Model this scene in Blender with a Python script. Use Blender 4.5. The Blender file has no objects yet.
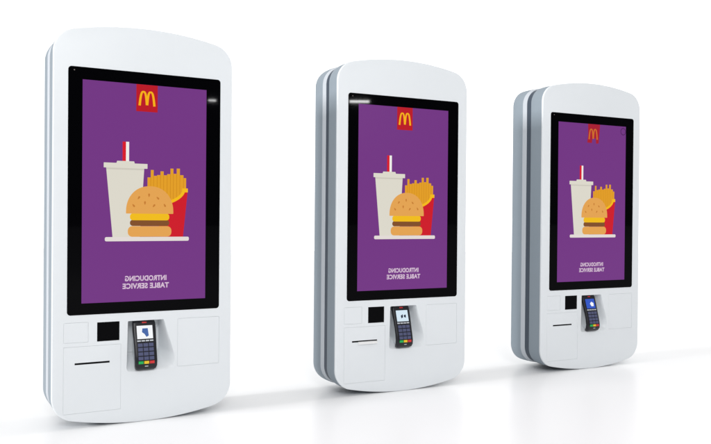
import bpy, bmesh, math, random
from mathutils import Matrix, Vector
random.seed(7)
S = bpy.context.scene
C = S.collection

# ---------------------------------------------------------------- camera
CAM_Z = 0.6939
cd = bpy.data.cameras.new('camera'); cam = bpy.data.objects.new('camera', cd); C.objects.link(cam)
cam.location = (0, 0, CAM_Z)
cam.rotation_euler = (Matrix.Rotation(math.pi/2 - math.radians(0.4304), 3, 'X') @ Matrix.Rotation(math.radians(0.4835), 3, 'Z')).to_euler()
cd.sensor_width = 36; cd.lens = 36*779.87/711; cd.clip_start = 0.05; cd.clip_end = 500
S.camera = cam
S.view_settings.view_transform = 'Standard'; S.view_settings.look = 'None'
S.view_settings.exposure = 0; S.view_settings.gamma = 1

# ---------------------------------------------------------------- studio: white cyclorama world, darker room behind the camera
w = bpy.data.worlds.new('World'); S.world = w; w.use_nodes = True
nt = w.node_tree; nt.nodes.clear()
tc = nt.nodes.new('ShaderNodeTexCoord'); sx = nt.nodes.new('ShaderNodeSeparateXYZ')
bg = nt.nodes.new('ShaderNodeBackground'); out = nt.nodes.new('ShaderNodeOutputWorld')
nt.links.new(tc.outputs['Generated'], sx.inputs[0])
def band(sock, a, b, lo, hi):
    m = nt.nodes.new('ShaderNodeMapRange'); m.interpolation_type = 'SMOOTHSTEP'
    for k, v in zip((1, 2, 3, 4), (a, b, lo, hi)): m.inputs[k].default_value = v
    nt.links.new(sx.outputs[sock], m.inputs[0]); return m.outputs[0]
def maths(op, a, b):
    m = nt.nodes.new('ShaderNodeMath'); m.operation = op
    nt.links.new(a, m.inputs[0]); nt.links.new(b, m.inputs[1]); return m.outputs[0]
back = band('Y', .80, .89, 0, 1.55)            # the lit white backdrop
dome = band('Z', .08, .60, 0, .73)            # overhead brightness added to the world to light the floor
room = band('Y', -.6, .3, .10, .42)            # dim studio round the sides
v = maths('MAXIMUM', maths('MAXIMUM', back, dome), room)
nt.links.new(v, bg.inputs[1]); bg.inputs[0].default_value = (1, 1, 1, 1)
nt.links.new(bg.outputs[0], out.inputs[0])

def area(name, loc, target, size, power, col=(1, 1, 1), sy=None):
    l = bpy.data.lights.new(name, 'AREA'); l.energy = power; l.color = col
    l.shape = 'RECTANGLE' if sy else 'SQUARE'; l.size = size
    if sy: l.size_y = sy
    o = bpy.data.objects.new(name, l); C.objects.link(o); o.location = loc
    o.rotation_euler = (Vector(target)-Vector(loc)).to_track_quat('-Z', 'Y').to_euler()
    return o
area('left_softbox', (-21.3, -7.7, 8.6), (0.3, 3.3, .3), 5.0, 3600, (1, 1, 1), 4.0)
area('right_softbox', (23.4, 15.5, 8.6), (0.3, 3.3, .3), 5.0, 2700, (1, 1, 1), 4.0)
area('front_fill', (0.9, -3.2, 3.5), (0.2, 3, .6), 2.0, 140)  # added fill behind the camera, brightens the front panels

# two short strip lamps hanging in the studio, the bright streaks in the dark glass
def lamp_at(name, p, r, t, sx_, sy_, rad):
    loc = Vector(p)+Vector(r)*t
    return area(name, loc, p, sx_, rad*math.pi*sx_*sy_, (1, 1, 1), sy_)
lamp_at('strip_lamp', (.012, 3.011, 1.133), (.802, -.580, .1455), 7, .25, .028, 210)
lamp_at('strip_lamp', (-.505, 2.725, 1.090), (.726, -.6725, .143), 7, .09, .020, 180)

# ---------------------------------------------------------------- materials
def lin(c): return tuple((x/255/12.92 if x/255 <= .04045 else ((x/255+.055)/1.055)**2.4) for x in c)
def mat(name, col, rough=.4, spec=.5, metal=0, coat=0, emit=None, es=1.0, mottled=0.0, scale=6, bump=0):
    m = bpy.data.materials.new(name); m.use_nodes = True; n = m.node_tree.nodes; L = m.node_tree.links
    b = n['Principled BSDF']
    b.inputs['Base Color'].default_value = (*col, 1); b.inputs['Roughness'].default_value = rough
    b.inputs['Specular IOR Level'].default_value = spec; b.inputs['Metallic'].default_value = metal
    b.inputs['Coat Weight'].default_value = coat
    if emit:
        b.inputs['Emission Color'].default_value = (*emit, 1); b.inputs['Emission Strength'].default_value = es
    t = n.new('ShaderNodeTexCoord')
    if mottled:
        nz = n.new('ShaderNodeTexNoise'); nz.inputs['Scale'].default_value = scale; nz.inputs['Detail'].default_value = 5
        L.new(t.outputs['Object'], nz.inputs['Vector'])
        mx = n.new('ShaderNodeMix'); mx.data_type = 'RGBA'
        mx.inputs[6].default_value = (*[c*(1-mottled) for c in col], 1); mx.inputs[7].default_value = (*[min(1, c*(1+mottled)) for c in col], 1)
        L.new(nz.outputs['Fac'], mx.inputs[0]); L.new(mx.outputs[2], b.inputs['Base Color'])
        mr = n.new('ShaderNodeMapRange'); mr.inputs[3].default_value = rough*.85; mr.inputs[4].default_value = rough*1.15
        L.new(nz.outputs['Fac'], mr.inputs[0]); L.new(mr.outputs[0], b.inputs['Roughness'])
    if bump:
        nb = n.new('ShaderNodeTexNoise'); nb.inputs['Scale'].default_value = 900; nb.inputs['Detail'].default_value = 2
        L.new(t.outputs['Object'], nb.inputs['Vector'])
        bp = n.new('ShaderNodeBump'); bp.inputs['Strength'].default_value = bump; bp.inputs['Distance'].default_value = .0004
        L.new(nb.outputs['Fac'], bp.inputs['Height']); L.new(bp.outputs[0], b.inputs['Normal'])
    return m
M = {}
M['white'] = mat('white_powder_coat', (.81, .842, .868), .34, .4, mottled=.022, scale=5, bump=.12)
M['silver'] = mat('silver_grey_paint', (.315, .366, .413), .50, .08, mottled=.02, scale=4, bump=.12)
M['edge_band'] = mat('chamfer_highlight_grey', (.60, .635, .68), .5, .15, mottled=.02, scale=4)  # paler than the casing: light caught by the chamfer, put into the colour
M['core'] = mat('dark_groove_metal', (.06, .08, .11), .5, .4, mottled=.05)
M['glass'] = mat('black_screen_glass', (.0010, .0010, .0016), .03, .05, mottled=.1)
M['black'] = mat('black_plastic', (.010, .010, .014), .32, .35, mottled=.08, scale=40)
M['hole'] = mat('black_slot', (.004, .004, .005), .6, .1)
M['floor'] = mat('glossy_white_floor', (.93, .93, .935), .30, .12, mottled=.004, scale=1.5)
M['key'] = mat('blue_grey_keys', (.075, .085, .17), .45, .35)
M['keylight'] = mat('pale_keys', (.55, .58, .62), .45, .35)
M['green'] = mat('green_key', (.01, .42, .09), .4, .4)
M['yellow'] = mat('yellow_key', (.85, .55, .02), .4, .4)
M['red'] = mat('red_key', (.65, .03, .03), .4, .4)
M['paper'] = mat('receipt_paper', (.86, .86, .86), .7, .2)
M['lens'] = mat('sensor_lens', (.16, .13, .12), .3, .5)
def scr(name, rgb, k=1.0): return mat('lit_'+name, (.002, .002, .002), .25, .12, emit=lin(rgb), es=k)
E_ = {k: scr(k, v) for k, v in dict(
    purple=(114, 53, 131), cream=(220, 216, 203), creamshade=(205, 200, 188), straw_red=(216, 24, 42), white=(238, 236, 232),
    fry=(226, 158, 36), fry_line=(206, 138, 26), box_red=(205, 24, 40), edge_band=(243, 186, 22), bun=(227, 163, 82), seed=(196, 124, 50),
    cheese=(240, 188, 24), patty=(128, 78, 40), tray=(226, 218, 214), logo_red=(186, 22, 36), gold=(246, 176, 18), letters=(214, 190, 212),
    pale=(214, 232, 244), paper_white=(245, 247, 250), deep_blue=(52, 88, 196), ink_blue=(72, 104, 168), ink=(40, 48, 66), mark=(70, 28, 84), worn_red=(168, 28, 48), worn_gold=(206, 108, 40)).items()}

# ---------------------------------------------------------------- helpers, kiosk-local coordinates: u right, v down from the top of the glass, d back from the front face
UC, VB, DC = .2525, 1.167, .1
def P(u, v, d): return Vector((u-UC, d-DC, VB-v))
def link(name, bm, mats, parent=None, smooth=None):
    me = bpy.data.meshes.new(name); 
    bmesh.ops.recalc_face_normals(bm, faces=bm.faces[:]) if smooth != 'keep' else None
    bm.to_mesh(me); bm.free()
    for m in (mats if isinstance(mats, (list, tuple)) else [mats]): me.materials.append(m)
    if smooth and smooth != 'keep':
        for p in me.polygons: p.use_smooth = True
        me.set_sharp_from_angle(angle=math.radians(smooth))
    o = bpy.data.objects.new(name, me); C.objects.link(o); o.parent = parent
    return o
def rrect(u0, v0, u1, v1, r, n=6):
    pts = []
    for cx, cy, a0 in ((u1-r, v0+r, -90), (u1-r, v1-r, 0), (u0+r, v1-r, 90), (u0+r, v0+r, 180)):
        for i in range(n+1):
            a = math.radians(a0+90*i/n); pts.append((cx+r*math.cos(a), cy+r*math.sin(a)))
    return pts
HW, VT, RA, RF = .2985, -.147, 1.1, .08
def outline(ins=0, n=14, na=22):
    hw, vt, vb, R, r = HW-ins, VT+ins, VB-ins, RA-ins, RF-ins
    dy = math.sqrt((R-r)**2-(hw-r)**2); fx = hw-r
    at = math.asin(fx/(R-r))                                   # where arc and fillet meet
    q = []
    for i in range(na//2+1):                                   # top centre to the right along the arc
        a = at*i/(na//2); q.append((R*math.sin(a), vt+R-R*math.cos(a)))
    cy = vt+R-dy
    for i in range(1, n+1):
        a = at+(math.pi/2-at)*i/n; q.append((fx+r*math.sin(a), cy-r*math.cos(a)))
    mid = (VT+VB)/2
    right = q+[(x, 2*mid-y) for x, y in reversed(q)]
    full = right+[(-x, y) for x, y in reversed(right[1:-1])]
    return [(UC+x, y) for x, y in full]
def loft(bm, rings, cap0=False, cap1=False, mi=0):
    vs = [[bm.verts.new(P(u, v, d)) for u, v, d in ring] for ring in rings]
    n = len(vs[0])
    for a, b in zip(vs, vs[1:]):
        for i in range(n):
            f = bm.faces.new((a[i], a[(i+1) % n], b[(i+1) % n], b[i])); f.material_index = mi
    if cap0: bm.faces.new(vs[0]).material_index = mi
    if cap1: bm.faces.new(vs[-1]).material_index = mi
    return vs
def at(pts, d): return [(u, v, d) for u, v in pts]
def plate(bm, pts, d0, d1, bev=0, mi=0, grow=None):
    """solid plate between depth d0 (front) and d1 with a small front bevel given by the inset outline"""
    if bev:
        cu = sum(p[0] for p in pts)/len(pts); cv = sum(p[1] for p in pts)/len(pts)
        wu = max(p[0] for p in pts)-cu; wv = max(p[1] for p in pts)-cv
        ins = [(cu+(u-cu)*(1-bev/wu), cv+(v-cv)*(1-bev/wv)) for u, v in pts]
        loft(bm, [at(ins, d0), at(pts, d0+bev), at(pts, d1)], True, True, mi)
    else: loft(bm, [at(pts, d0), at(pts, d1)], True, True, mi)

# niche rim and back
def poly_round(cs, n=6):
    out = []
    N = len(cs)
    for i in range(N):
        (x, y, r) = cs[i]; p = Vector((x, y)); a = Vector(cs[i-1][:2]); b = Vector(cs[(i+1) % N][:2])
        da = (a-p).normalized(); db = (b-p).normalized()
        s, t = p+da*r, p+db*r
        for k in range(n+1):
            h = k/n; q = s*(1-h)**2+p*2*h*(1-h)+t*h*h; out.append((q.x, q.y))
    return out
RIM = poly_round([(.1925, .828, .004), (.3125, .828, .004), (.357, .972, .030), (.338, .998, .018), (.188, .998, .016), (.1895, .972, .012)])
NBK = poly_round([(.1960, .832, .003), (.3080, .832, .003), (.311, .935, .012), (.300, .950, .010), (.2005, .950, .008), (.1965, .935, .008)])

# ---------------------------------------------------------------- floor
bm = bmesh.new(); bm.faces.new([bm.verts.new(c) for c in ((-70, -30, 0), (70, -30, 0), (70, 15.5, 0), (-70, 15.5, 0))])   # the white floor sheet ends against the lit backdrop
fl = link('floor', bm, M['floor']); fl['kind'] = 'structure'

# ---------------------------------------------------------------- one kiosk
def stroke(pts, ws):
    L, R = [], []
    for i, p in enumerate(pts):
        a = Vector(pts[max(0, i-1)]); b = Vector(pts[min(len(pts)-1, i+1)]); t = (b-a).normalized(); nrm = Vector((-t.y, t.x))
        L.append(Vector(p)+nrm*ws[i]/2); R.append(Vector(p)-nrm*ws[i]/2)
    return [(v.x, v.y) for v in L+R[::-1]]
DEV = [(.8275, .020, .012), (.8295, .0165, .016), (.840, .0125, .017), (.865, .005, .016), (.890, -.0035, .015), (.915, -.011, .015), (.940, -.0185, .016), (.962, -.0235, .018), (.978, -.0235, .021), (.988, -.018, .022), (.9945, -.008, .018)]
DHW = [.030, .0350, .0380, .0384, .0375, .0368, .0368, .0370, .0366, .034, .028]
DU = .2495
def dfront(v):
    for (a, da, _), (b, db, _) in zip(DEV, DEV[1:]):
        if v <= b: return da+(db-da)*(v-a)/(b-a)
    return DEV[-1][1]
def key(bm, u0, v0, u1, v1, lift=.0016, mi=0, ins=.0006):
    N = Vector
    def q(u, v, l):
        t = (dfront(v+.004)-dfront(v-.004))/.008
        nx = math.hypot(1, t)
        return P(u, v-(-t)*l/nx*-1*0, dfront(v)-l)
    b = [bm.verts.new(q(u, v, -.001)) for u, v in ((u0, v0), (u1, v0), (u1, v1), (u0, v1))]
    t = [bm.verts.new(q(u, v, lift)) for u, v in ((u0+ins, v0+ins), (u1-ins, v0+ins), (u1-ins, v1-ins), (u0+ins, v1-ins))]
    for i in range(4): bm.faces.new((b[i], b[(i+1) % 4], t[(i+1) % 4], t[i])).material_index = mi
    bm.faces.new(t).material_index = mi

def build_kiosk(mode):
    root = bpy.data.objects.new('ordering_kiosk', None); C.objects.link(root)
    root.empty_display_size = .2
    # front panel with real openings
    bm = bmesh.new()
    prof = [(.0042, 0), (.0026, .0003), (.0011, .0013), (.0003, .0027), (0, .0045), (0, .0085)]
    rings = [at(outline(i), d) for i, d in prof]
    vs = loft(bm, rings)
    G = .0006
    HATCH = [('side_hatch', rrect(-.0098, .8238, .0665, .8888, .002), 1), ('receipt_door', rrect(-.0102, .9015, .1703, 1.1175, .002), 1), ('service_hatch', rrect(.3600, .8285, .5080, .9930, .004), 1)]
    SLOT = rrect(.0245, .9545, .1345, .9607, .0012, 3)
    SCAN = rrect(.0938, .8265, .1655, .8892, .0012, 3)
    holes = [(RIM, 0)] + [(p, .0016) for _, p, _ in HATCH] + [(SCAN, .0035)]
    edges = [bm.edges.get((vs[0][i], vs[0][(i+1) % len(vs[0])])) for i in range(len(vs[0]))]
    for pts, dep in holes:
        hv = [bm.verts.new(P(u, v, 0)) for u, v in pts]
        for i in range(len(hv)): edges.append(bm.edges.new((hv[i], hv[(i+1) % len(hv)])))
        if dep:
            bv = [bm.verts.new(P(u, v, dep)) for u, v in pts]
            for i in range(len(hv)): bm.faces.new((hv[i], hv[(i+1) % len(hv)], bv[(i+1) % len(hv)], bv[i]))
    bmesh.ops.triangle_fill(bm, edges=edges, use_beauty=True, use_dissolve=False, normal=(0, -1, 0))
    link('front_panel', bm, M['white'], root, 25)
    # hatches: plates set into the openings, a hairline gap round them
    for name, pts, _ in HATCH:
        us = [p[0] for p in pts]; vv = [p[1] for p in pts]
        bm = bmesh.new()
        ins = rrect(min(us)+G, min(vv)+G, max(us)-G, max(vv)-G, .0022 if name != 'service_hatch' else .0035)
        if name == 'receipt_door':
            a = bmesh.new(); a.free()
            f0 = [bm.verts.new(P(u, v, .0002)) for u, v in ins]; f1 = [bm.verts.new(P(u, v, .0015)) for u, v in ins]
            n_ = len(ins); ed = []
            for i in range(n_):
                bm.faces.new((f0[i], f0[(i+1) % n_], f1[(i+1) % n_], f1[i])); ed.append(bm.edges.get((f0[i], f0[(i+1) % n_])))
            s0 = [bm.verts.new(P(u, v, .0002)) for u, v in SLOT]; s1 = [bm.verts.new(P(u, v, .006)) for u, v in SLOT]
            for i in range(len(s0)):
                j = (i+1) % len(s0); bm.faces.new((s0[i], s0[j], s1[j], s1[i])); ed.append(bm.edges.get((s0[i], s0[j])))
            bmesh.ops.triangle_fill(bm, edges=ed, use_beauty=True, use_dissolve=False, normal=(0, -1, 0))
        else: plate(bm, ins, .0002, .0015, .0003)
        back = [bm.verts.new(P(u, v, .0016)) for u, v in (rrect(min(us)-.001, min(vv)-.001, max(us)+.001, max(vv)+.001, .002))]
        if name != 'receipt_door': bm.faces.new(back)
        else:
            ed = [bm.edges.new((back[i], back[(i+1) % len(back)])) for i in range(len(back))]
            h = [bm.verts.new(P(u, v, .0016)) for u, v in rrect(.0240, .9540, .1350, .9612, .0012, 3)]
            ed += [bm.edges.new((h[i], h[(i+1) % len(h)])) for i in range(len(h))]
            bmesh.ops.triangle_fill(bm, edges=ed, use_beauty=True, use_dissolve=False, normal=(0, -1, 0))
        ho = link(name, bm, M['white'], root, 30)
        if name == 'receipt_door':
            bm = bmesh.new()
            loft(bm, [at(rrect(.0247, .9547, .1343, .9605, .0011, 3), d) for d in (.0007, .030)], True, True)
            link('receipt_slot', bm, M['hole'], ho)
            if mode == 1:                                        # the paper lip showing at this one
                bm = bmesh.new()
                prof_ = [(.9592, .0006), (.9600, -.0030), (.9620, -.0052), (.9690, -.0068)]
                r0 = [[bm.verts.new(P(u, v, d+o_)) for v, d in prof_] for u in (.050, .1325) for o_ in (0, .0006)]
                for a_, b_ in ((0, 2), (1, 3)):
                    for i in range(3): bm.faces.new((r0[a_][i], r0[a_][i+1], r0[b_][i+1], r0[b_][i]))
                for a_, b_ in ((0, 1), (2, 3)):
                    for i in range(3): bm.faces.new((r0[a_][i], r0[a_][i+1], r0[b_][i+1], r0[b_][i]))
                bm.faces.new((r0[0][3], r0[1][3], r0[3][3], r0[2][3]))
                link('receipt_paper', bm, M['paper'], ho, 40)
    bm = bmesh.new(); plate(bm, rrect(.0945, .8272, .1648, .8885, .001, 3), .0012, .004, .0003)
    link('scanner_window', bm, M['glass'], root)
    # shells
    bm = bmesh.new(); loft(bm, [at(outline(i), d) for i, d in [(.0020, .0085), (.0012, .0100), (.0006, .022), (.0002, .045), (.0008, .068), (.0020, .080), (.0034, .0838), (.006, .085), (.030, .085)]])
    link('front_shell', bm, M['silver'], root, 35)
    bm = bmesh.new(); loft(bm, [at(outline(i), d) for i, d in [(.0065, .084), (.0065, .120)]])
    link('groove', bm, M['core'], root, 35)
    bm = bmesh.new(); loft(bm, [at(outline(i), d) for i, d in [(.0035, .1395), (.0010, .1402), (.0004, .1425), (.0002, .155), (-.0002, .178), (.0004, .200), (.0016, .2095), (.005, .2145)]], False, True)
    link('rear_shell', bm, M['silver'], root, 35)
    bm = bmesh.new(); loft(bm, [at(outline(i), d) for i, d in [(.0070, .1155), (.0052, .1162), (.0048, .1175), (.0016, .1375), (.0016, .1402)]])  # rear shell's front chamfer, split off to carry its painted-in highlight
    link('lit_chamfer', bm, M['edge_band'], root, 35)
    # niche
    bm = bmesh.new()
    def mixp(t, k): return [((1-t)*a[0]+t*b[0], (1-t)*a[1]+t*b[1], k) for a, b in zip(RIM, NBK)]
    loft(bm, [mixp(0, 0), mixp(.06, .0012), mixp(.30, .014), mixp(.62, .034), mixp(.92, .058), mixp(1, .063)], False, True)
    link('reader_niche', bm, M['white'], root, 40)
    # glass and display
    bm = bmesh.new(); plate(bm, rrect(0, 0, .5068, .8, .0110, 8), -.0014, .0, .0008)
    gl = link('screen_glass', bm, M['glass'], root, 30)
    bm = bmesh.new(); plate(bm, [(u, v) for u, v in rrect(.0165, .0095, .0205, .0135, .0019, 4)], -.0016, -.0013)
    link('sensor', bm, M['lens'], gl)
    A0, A1, B0, B1 = .0441, .0400, .4559, .7625
    bm = bmesh.new(); plate(bm, [(A0, A1), (B0, A1), (B0, B1), (A0, B1)], -.0017, -.0010)
    disp = link('display', bm, E_['purple'], root)
    lay = [0]
    names = ['cream', 'creamshade', 'straw_red', 'white', 'fry', 'fry_line', 'box_red', 'edge_band', 'bun', 'seed', 'cheese', 'patty', 'tray', 'mark']
    bm = bmesh.new()
    def poly(pts, m, lv):
        f = bm.faces.new([bm.verts.new(P(u, v, -.0018-.00012*lv)) for u, v in pts]); f.material_index = names.index(m)
        f.normal_update()
        if f.normal.y > 0: f.normal_flip()
    R_ = lambda a, b, c, d: [(a, b), (c, b), (c, d), (a, d)]
    # tray, cup
    poly(rrect(.1160, .5485, .3967, .5625, .0050), 'tray', 1)
    poly([(.1189, .3200), (.2427, .3200), (.2290, .5485), (.1405, .5485)], 'cream', 2)
    poly([(.1189, .3200), (.2427, .3200), (.2420, .3262), (.1193, .3262)], 'creamshade', 3)
    poly(rrect(.1111, .3045, .2534, .3207, .0012), 'cream', 4)
    poly([(.1515, .3046), (.1540, .2975), (.2090, .2975), (.2113, .3046)], 'cream', 4)
    poly(R_(.1712, .2335, .1822, .2975), 'straw_red', 4); poly(R_(.1822, .2335, .1925, .2975), 'white', 4)
    # fries
    xs = [.2537, .2645, .2743, .2860, .2972, .3082, .3200, .3312, .3415, .3527, .3639, .3764, .3858]
    tops = [.3489, .3238, .3430, .3400, .3272, .3400, .3360, .3168, .3340, .3160, .3380, .3478]
    for i, t in enumerate(tops):
        poly(R_(xs[i], t, xs[i+1], .4450), 'fry', 2)
        if i: poly(R_(xs[i]-.0010, max(t, tops[i-1]), xs[i]+.0010, .4450), 'fry_line', 3)
    arc = []
    for i in range(15):
        a = math.radians(4+80*i/14); arc.append((.262+.1165*math.cos(a)*1.0, .385+.0560*math.sin(a)))
    arc = [(.3800, .3900)]+arc[1:]
    poly([(.3916, .3900), (.3760, .5485), (.3000, .5485), (.2800, .4500)]+[(u, v+.004) for u, v in arc[::-1]][1:], 'box_red', 4)
    bandw = [.010]*len(arc)
    st = stroke(arc, bandw); n_ = len(arc)
    for i in range(n_-1): poly([st[i], st[i+1], st[2*n_-2-i], st[2*n_-1-i]], 'edge_band', 5)
    poly(R_(.3719, .3830, .3918, .3965), 'edge_band', 6)
    # burger
    poly(rrect(.1896, .5125, .3355, .5480, .0150), 'bun', 7)
    poly(rrect(.1964, .4915, .3279, .5118, .0095), 'patty', 8)
    poly(rrect(.1964, .4700, .3279, .4930, .0095), 'cheese', 9)
    dome = [(.2624+.0792*math.copysign(abs(math.cos(a))**.92, math.cos(a)), .4640-.0854*math.sin(a)**.95) for a in [math.pi*i/28 for i in range(29)]]
    poly(dome+[(.1832, .4690), (.1842, .4708), (.3406, .4708), (.3416, .4690)], 'bun', 10)
    for (su, sv, an) in ((.2250, .4180, 55), (.2590, .4090, 90), (.2885, .4180, -45), (.2080, .4440, -50), (.2455, .4350, 90), (.2755, .4440, 50), (.3120, .4420, -60)):
        a = math.radians(an); pts = []
        for i in range(10):
            t = 2*math.pi*i/10; x, y = .0062*math.cos(t), .0029*math.sin(t)*(1+.5*math.cos(t)); pts.append((su+x*math.cos(a)+y*math.sin(a), sv-x*math.sin(a)+y*math.cos(a)))
        poly(pts, 'seed', 11)
    link('meal_picture', bm, [E_[k] for k in names], disp, 'keep')
    if mode == 2:                                              # the small ring mark near the corner of this display
        bm = bmesh.new(); c = (.4385, .0640)
        for k in range(28):
            a, b = 2*math.pi*k/28, 2*math.pi*(k+1)/28
            f = bm.faces.new([bm.verts.new(P(c[0]+q*math.cos(x), c[1]+q*math.sin(x), -.00192)) for q, x in ((.0170, a), (.0170, b), (.0138, b), (.0138, a))])
            f.normal_update()
            if f.normal.y > 0: f.normal_flip()
        bmesh.ops.remove_doubles(bm, verts=bm.verts[:], dist=1e-6)
        link('ring_mark', bm, E_['mark'], disp, 'keep')
    # emblem
    names2 = ['logo_red', 'gold']; bm = bmesh.new()
    def poly2(pts, m, lv):
        f = bm.faces.new([bm.verts.new(P(u, v, -.0018-.00012*lv)) for u, v in pts]); f.material_index = m; f.normal_update()
        if f.normal.y > 0: f.normal_flip()
    if mode < 2: poly2(R_(.2150, .0402, .2862, .1300), 0, 1)
    else: poly2([(.2190, .0402), (.2925, .0402), (.2900, .0700), (.2840, .1275), (.2690, .1290), (.2660, .1040), (.2450, .1080), (.2430, .1270), (.2150, .1260), (.2200, .0900)], 0, 1)
    for sgn in (-1, 1):
        pts, ws = [], []
        for i in range(25):                                       # outer foot, over the arch, down to the middle leg
            t = -1+2*i/24
            x = .0128*math.copysign(abs(t)**.80, t)
            if t > 0: x *= .90
            y = .0640+.0465*abs(t)**2.5
            if t > 0: y = .0640+.0440*abs(t)**2.5
            pts.append((.2506+sgn*(-x+.0118)*1.0, y)); ws.append(.0058+.0022*abs(t))
        st = stroke(pts, ws); n_ = len(pts)
        for i in range(n_-1): poly2([st[i], st[i+1], st[2*n_-2-i], st[2*n_-1-i]], 1, 3 if sgn > 0 else 2)
    em = link('emblem', bm, [E_['logo_red'], E_['gold']] if mode < 2 else [E_['worn_red'], E_['worn_gold']], disp, 'keep')
    if mode == 2: em['label'] = 'darker red emblem with a ragged lower edge'
    # lettering, mirror-reversed as it stands in the photograph
    bm = bmesh.new()
    for txt, u0, u1, v0, v1 in (('INTRODUCING', .1815, .3200, .6775, .6955), ('TABLE SERVICE', .1738, .3284, .7025, .7208)):
        cu = bpy.data.curves.new('t', 'FONT'); cu.body = txt; cu.offset = .038; cu.space_character = 1.05; cu.resolution_u = 4
        to = bpy.data.objects.new('t', cu); C.objects.link(to)
        dg = bpy.context.evaluated_depsgraph_get(); me = bpy.data.meshes.new_from_object(to.evaluated_get(dg))
        xs_ = [v.co.x for v in me.vertices]; ys_ = [v.co.y for v in me.vertices]
        x0, x1, y0, y1 = min(xs_), max(xs_), min(ys_), max(ys_)
        nv = [bm.verts.new(P(u1-(v.co.x-x0)/(x1-x0)*(u1-u0), v1-(v.co.y-y0)/(y1-y0)*(v1-v0), -.0020)) for v in me.vertices]
        for p in me.polygons:
            try:
                f = bm.faces.new([nv[i] for i in p.vertices]); f.normal_update()
                if f.normal.y > 0: f.normal_flip()
            except ValueError: pass
        bpy.data.objects.remove(to); bpy.data.meshes.remove(me); bpy.data.curves.remove(cu)
    link('lettering', bm, E_['letters'], disp, 'keep')
    # card reader
    bm = bmesh.new(); rings = []
    for (v, d, th), hw in zip(DEV, DHW):
        ring = []
        for i in range(28):
            a = 2*math.pi*i/28; cx, cy = math.cos(a), math.sin(a)
            x = hw*math.copysign(abs(cx)**.28, cx); y = th/2*math.copysign(abs(cy)**.38, cy)
            ring.append((DU+x, v, d+th/2+y))
        rings.append(ring)
    loft(bm, rings, True, True)
    cr = link('card_reader', bm, M['black'], root, 50)
    bm = bmesh.new(); rings = []                                 # white cradle that carries the reader out of the niche
    for v in (.850, .870, .890, .915, .940, .960, .976, .984):
        d0 = dfront(v)+.010; h = .027 if .850 < v < .984 else .024
        rings.append([(DU+x, v, d) for x, d in ((-h, d0+.003), (-h+.003, d0), (h-.003, d0), (h, d0+.003), (h, .058), (-h, .058))])
    loft(bm, rings, True, True)
    link('reader_cradle', bm, M['white'], root, 40)
    sc = [E_['paper_white'], E_['pale'], E_['deep_blue']][mode]; ink = [E_['ink_blue'], E_['ink'], E_['paper_white']][mode]
    bm = bmesh.new(); key(bm, DU-.0265, .8470, DU+.0265, .8900, .0012, 0)
    if mode == 0: shp = [[(-.008, .856), (.010, .856), (.012, .880), (.004, .884), (-.002, .874), (-.010, .868)]]
    elif mode == 1: shp = [[(-.008, .868), (.002, .862), (.002, .874), (-.006, .878)], [(.006, .866), (.016, .864), (.015, .876), (.007, .874)]]
    else: shp = [[(-.004, .868), (.006, .860), (.018, .866), (.016, .880), (.002, .880)]]
    for pl in shp:
        bm.faces.new([bm.verts.new(P(DU+u, v, dfront(v)-.0018)) for u, v in pl]).material_index = 1
    so = link('reader_screen', bm, [sc, ink], cr)
    so['label'] = ['lit white reader screen with a blue mark', 'lit pale blue reader screen with dark marks', 'lit deep blue reader screen with a white mark'][mode]
    bm = bmesh.new(); key(bm, DU-.008, .8345, DU+.008, .8395, .0009); link('status_mark', bm, M['red'], cr)
    for i in range(4):
        bm = bmesh.new(); key(bm, DU-.0275+i*.0140, .8935, DU-.0275+i*.0140+.0122, .8985); link('function_key', bm, M['keylight'], cr)
    for r in range(4):
        for c in range(3):
            bm = bmesh.new(); key(bm, DU-.0262+c*.0180, .9035+r*.0142, DU-.0262+c*.0180+.0162, .9035+r*.0142+.0118, .0020); link('number_key', bm, M['key'], cr)
    for c, m in enumerate(('green', 'yellow', 'red')):
        bm = bmesh.new(); key(bm, DU-.0265+c*.0182, .9605, DU-.0265+c*.0182+.0166, .9705, .0024); link(m+'_key', bm, M[m], cr)
    bm = bmesh.new(); key(bm, DU-.006, .9765, DU+.006, .9800, .0008); link('maker_mark', bm, M['keylight'], cr)
    return root

SPOTS = [((-.74874, 2.70431), .50316), ((.14838, 3.19265), .47063), ((1.04871, 3.69284), .47134)]
LAB = ['nearest and largest white touchscreen ordering kiosk, leftmost, its card reader screen lit white',
       'middle white touchscreen kiosk of mid size, a paper lip at its receipt slot',
       'farthest and smallest white touchscreen kiosk, rightmost, card reader screen lit blue']
for k in range(3):
    o = build_kiosk(k)
    (x, y), yaw = SPOTS[k]
    o.location = (x, y, 0); o.rotation_euler = (0, 0, yaw)
    o['label'] = LAB[k]; o['category'] = 'kiosk'; o['group'] = 'white ordering kiosks in a row on the floor'
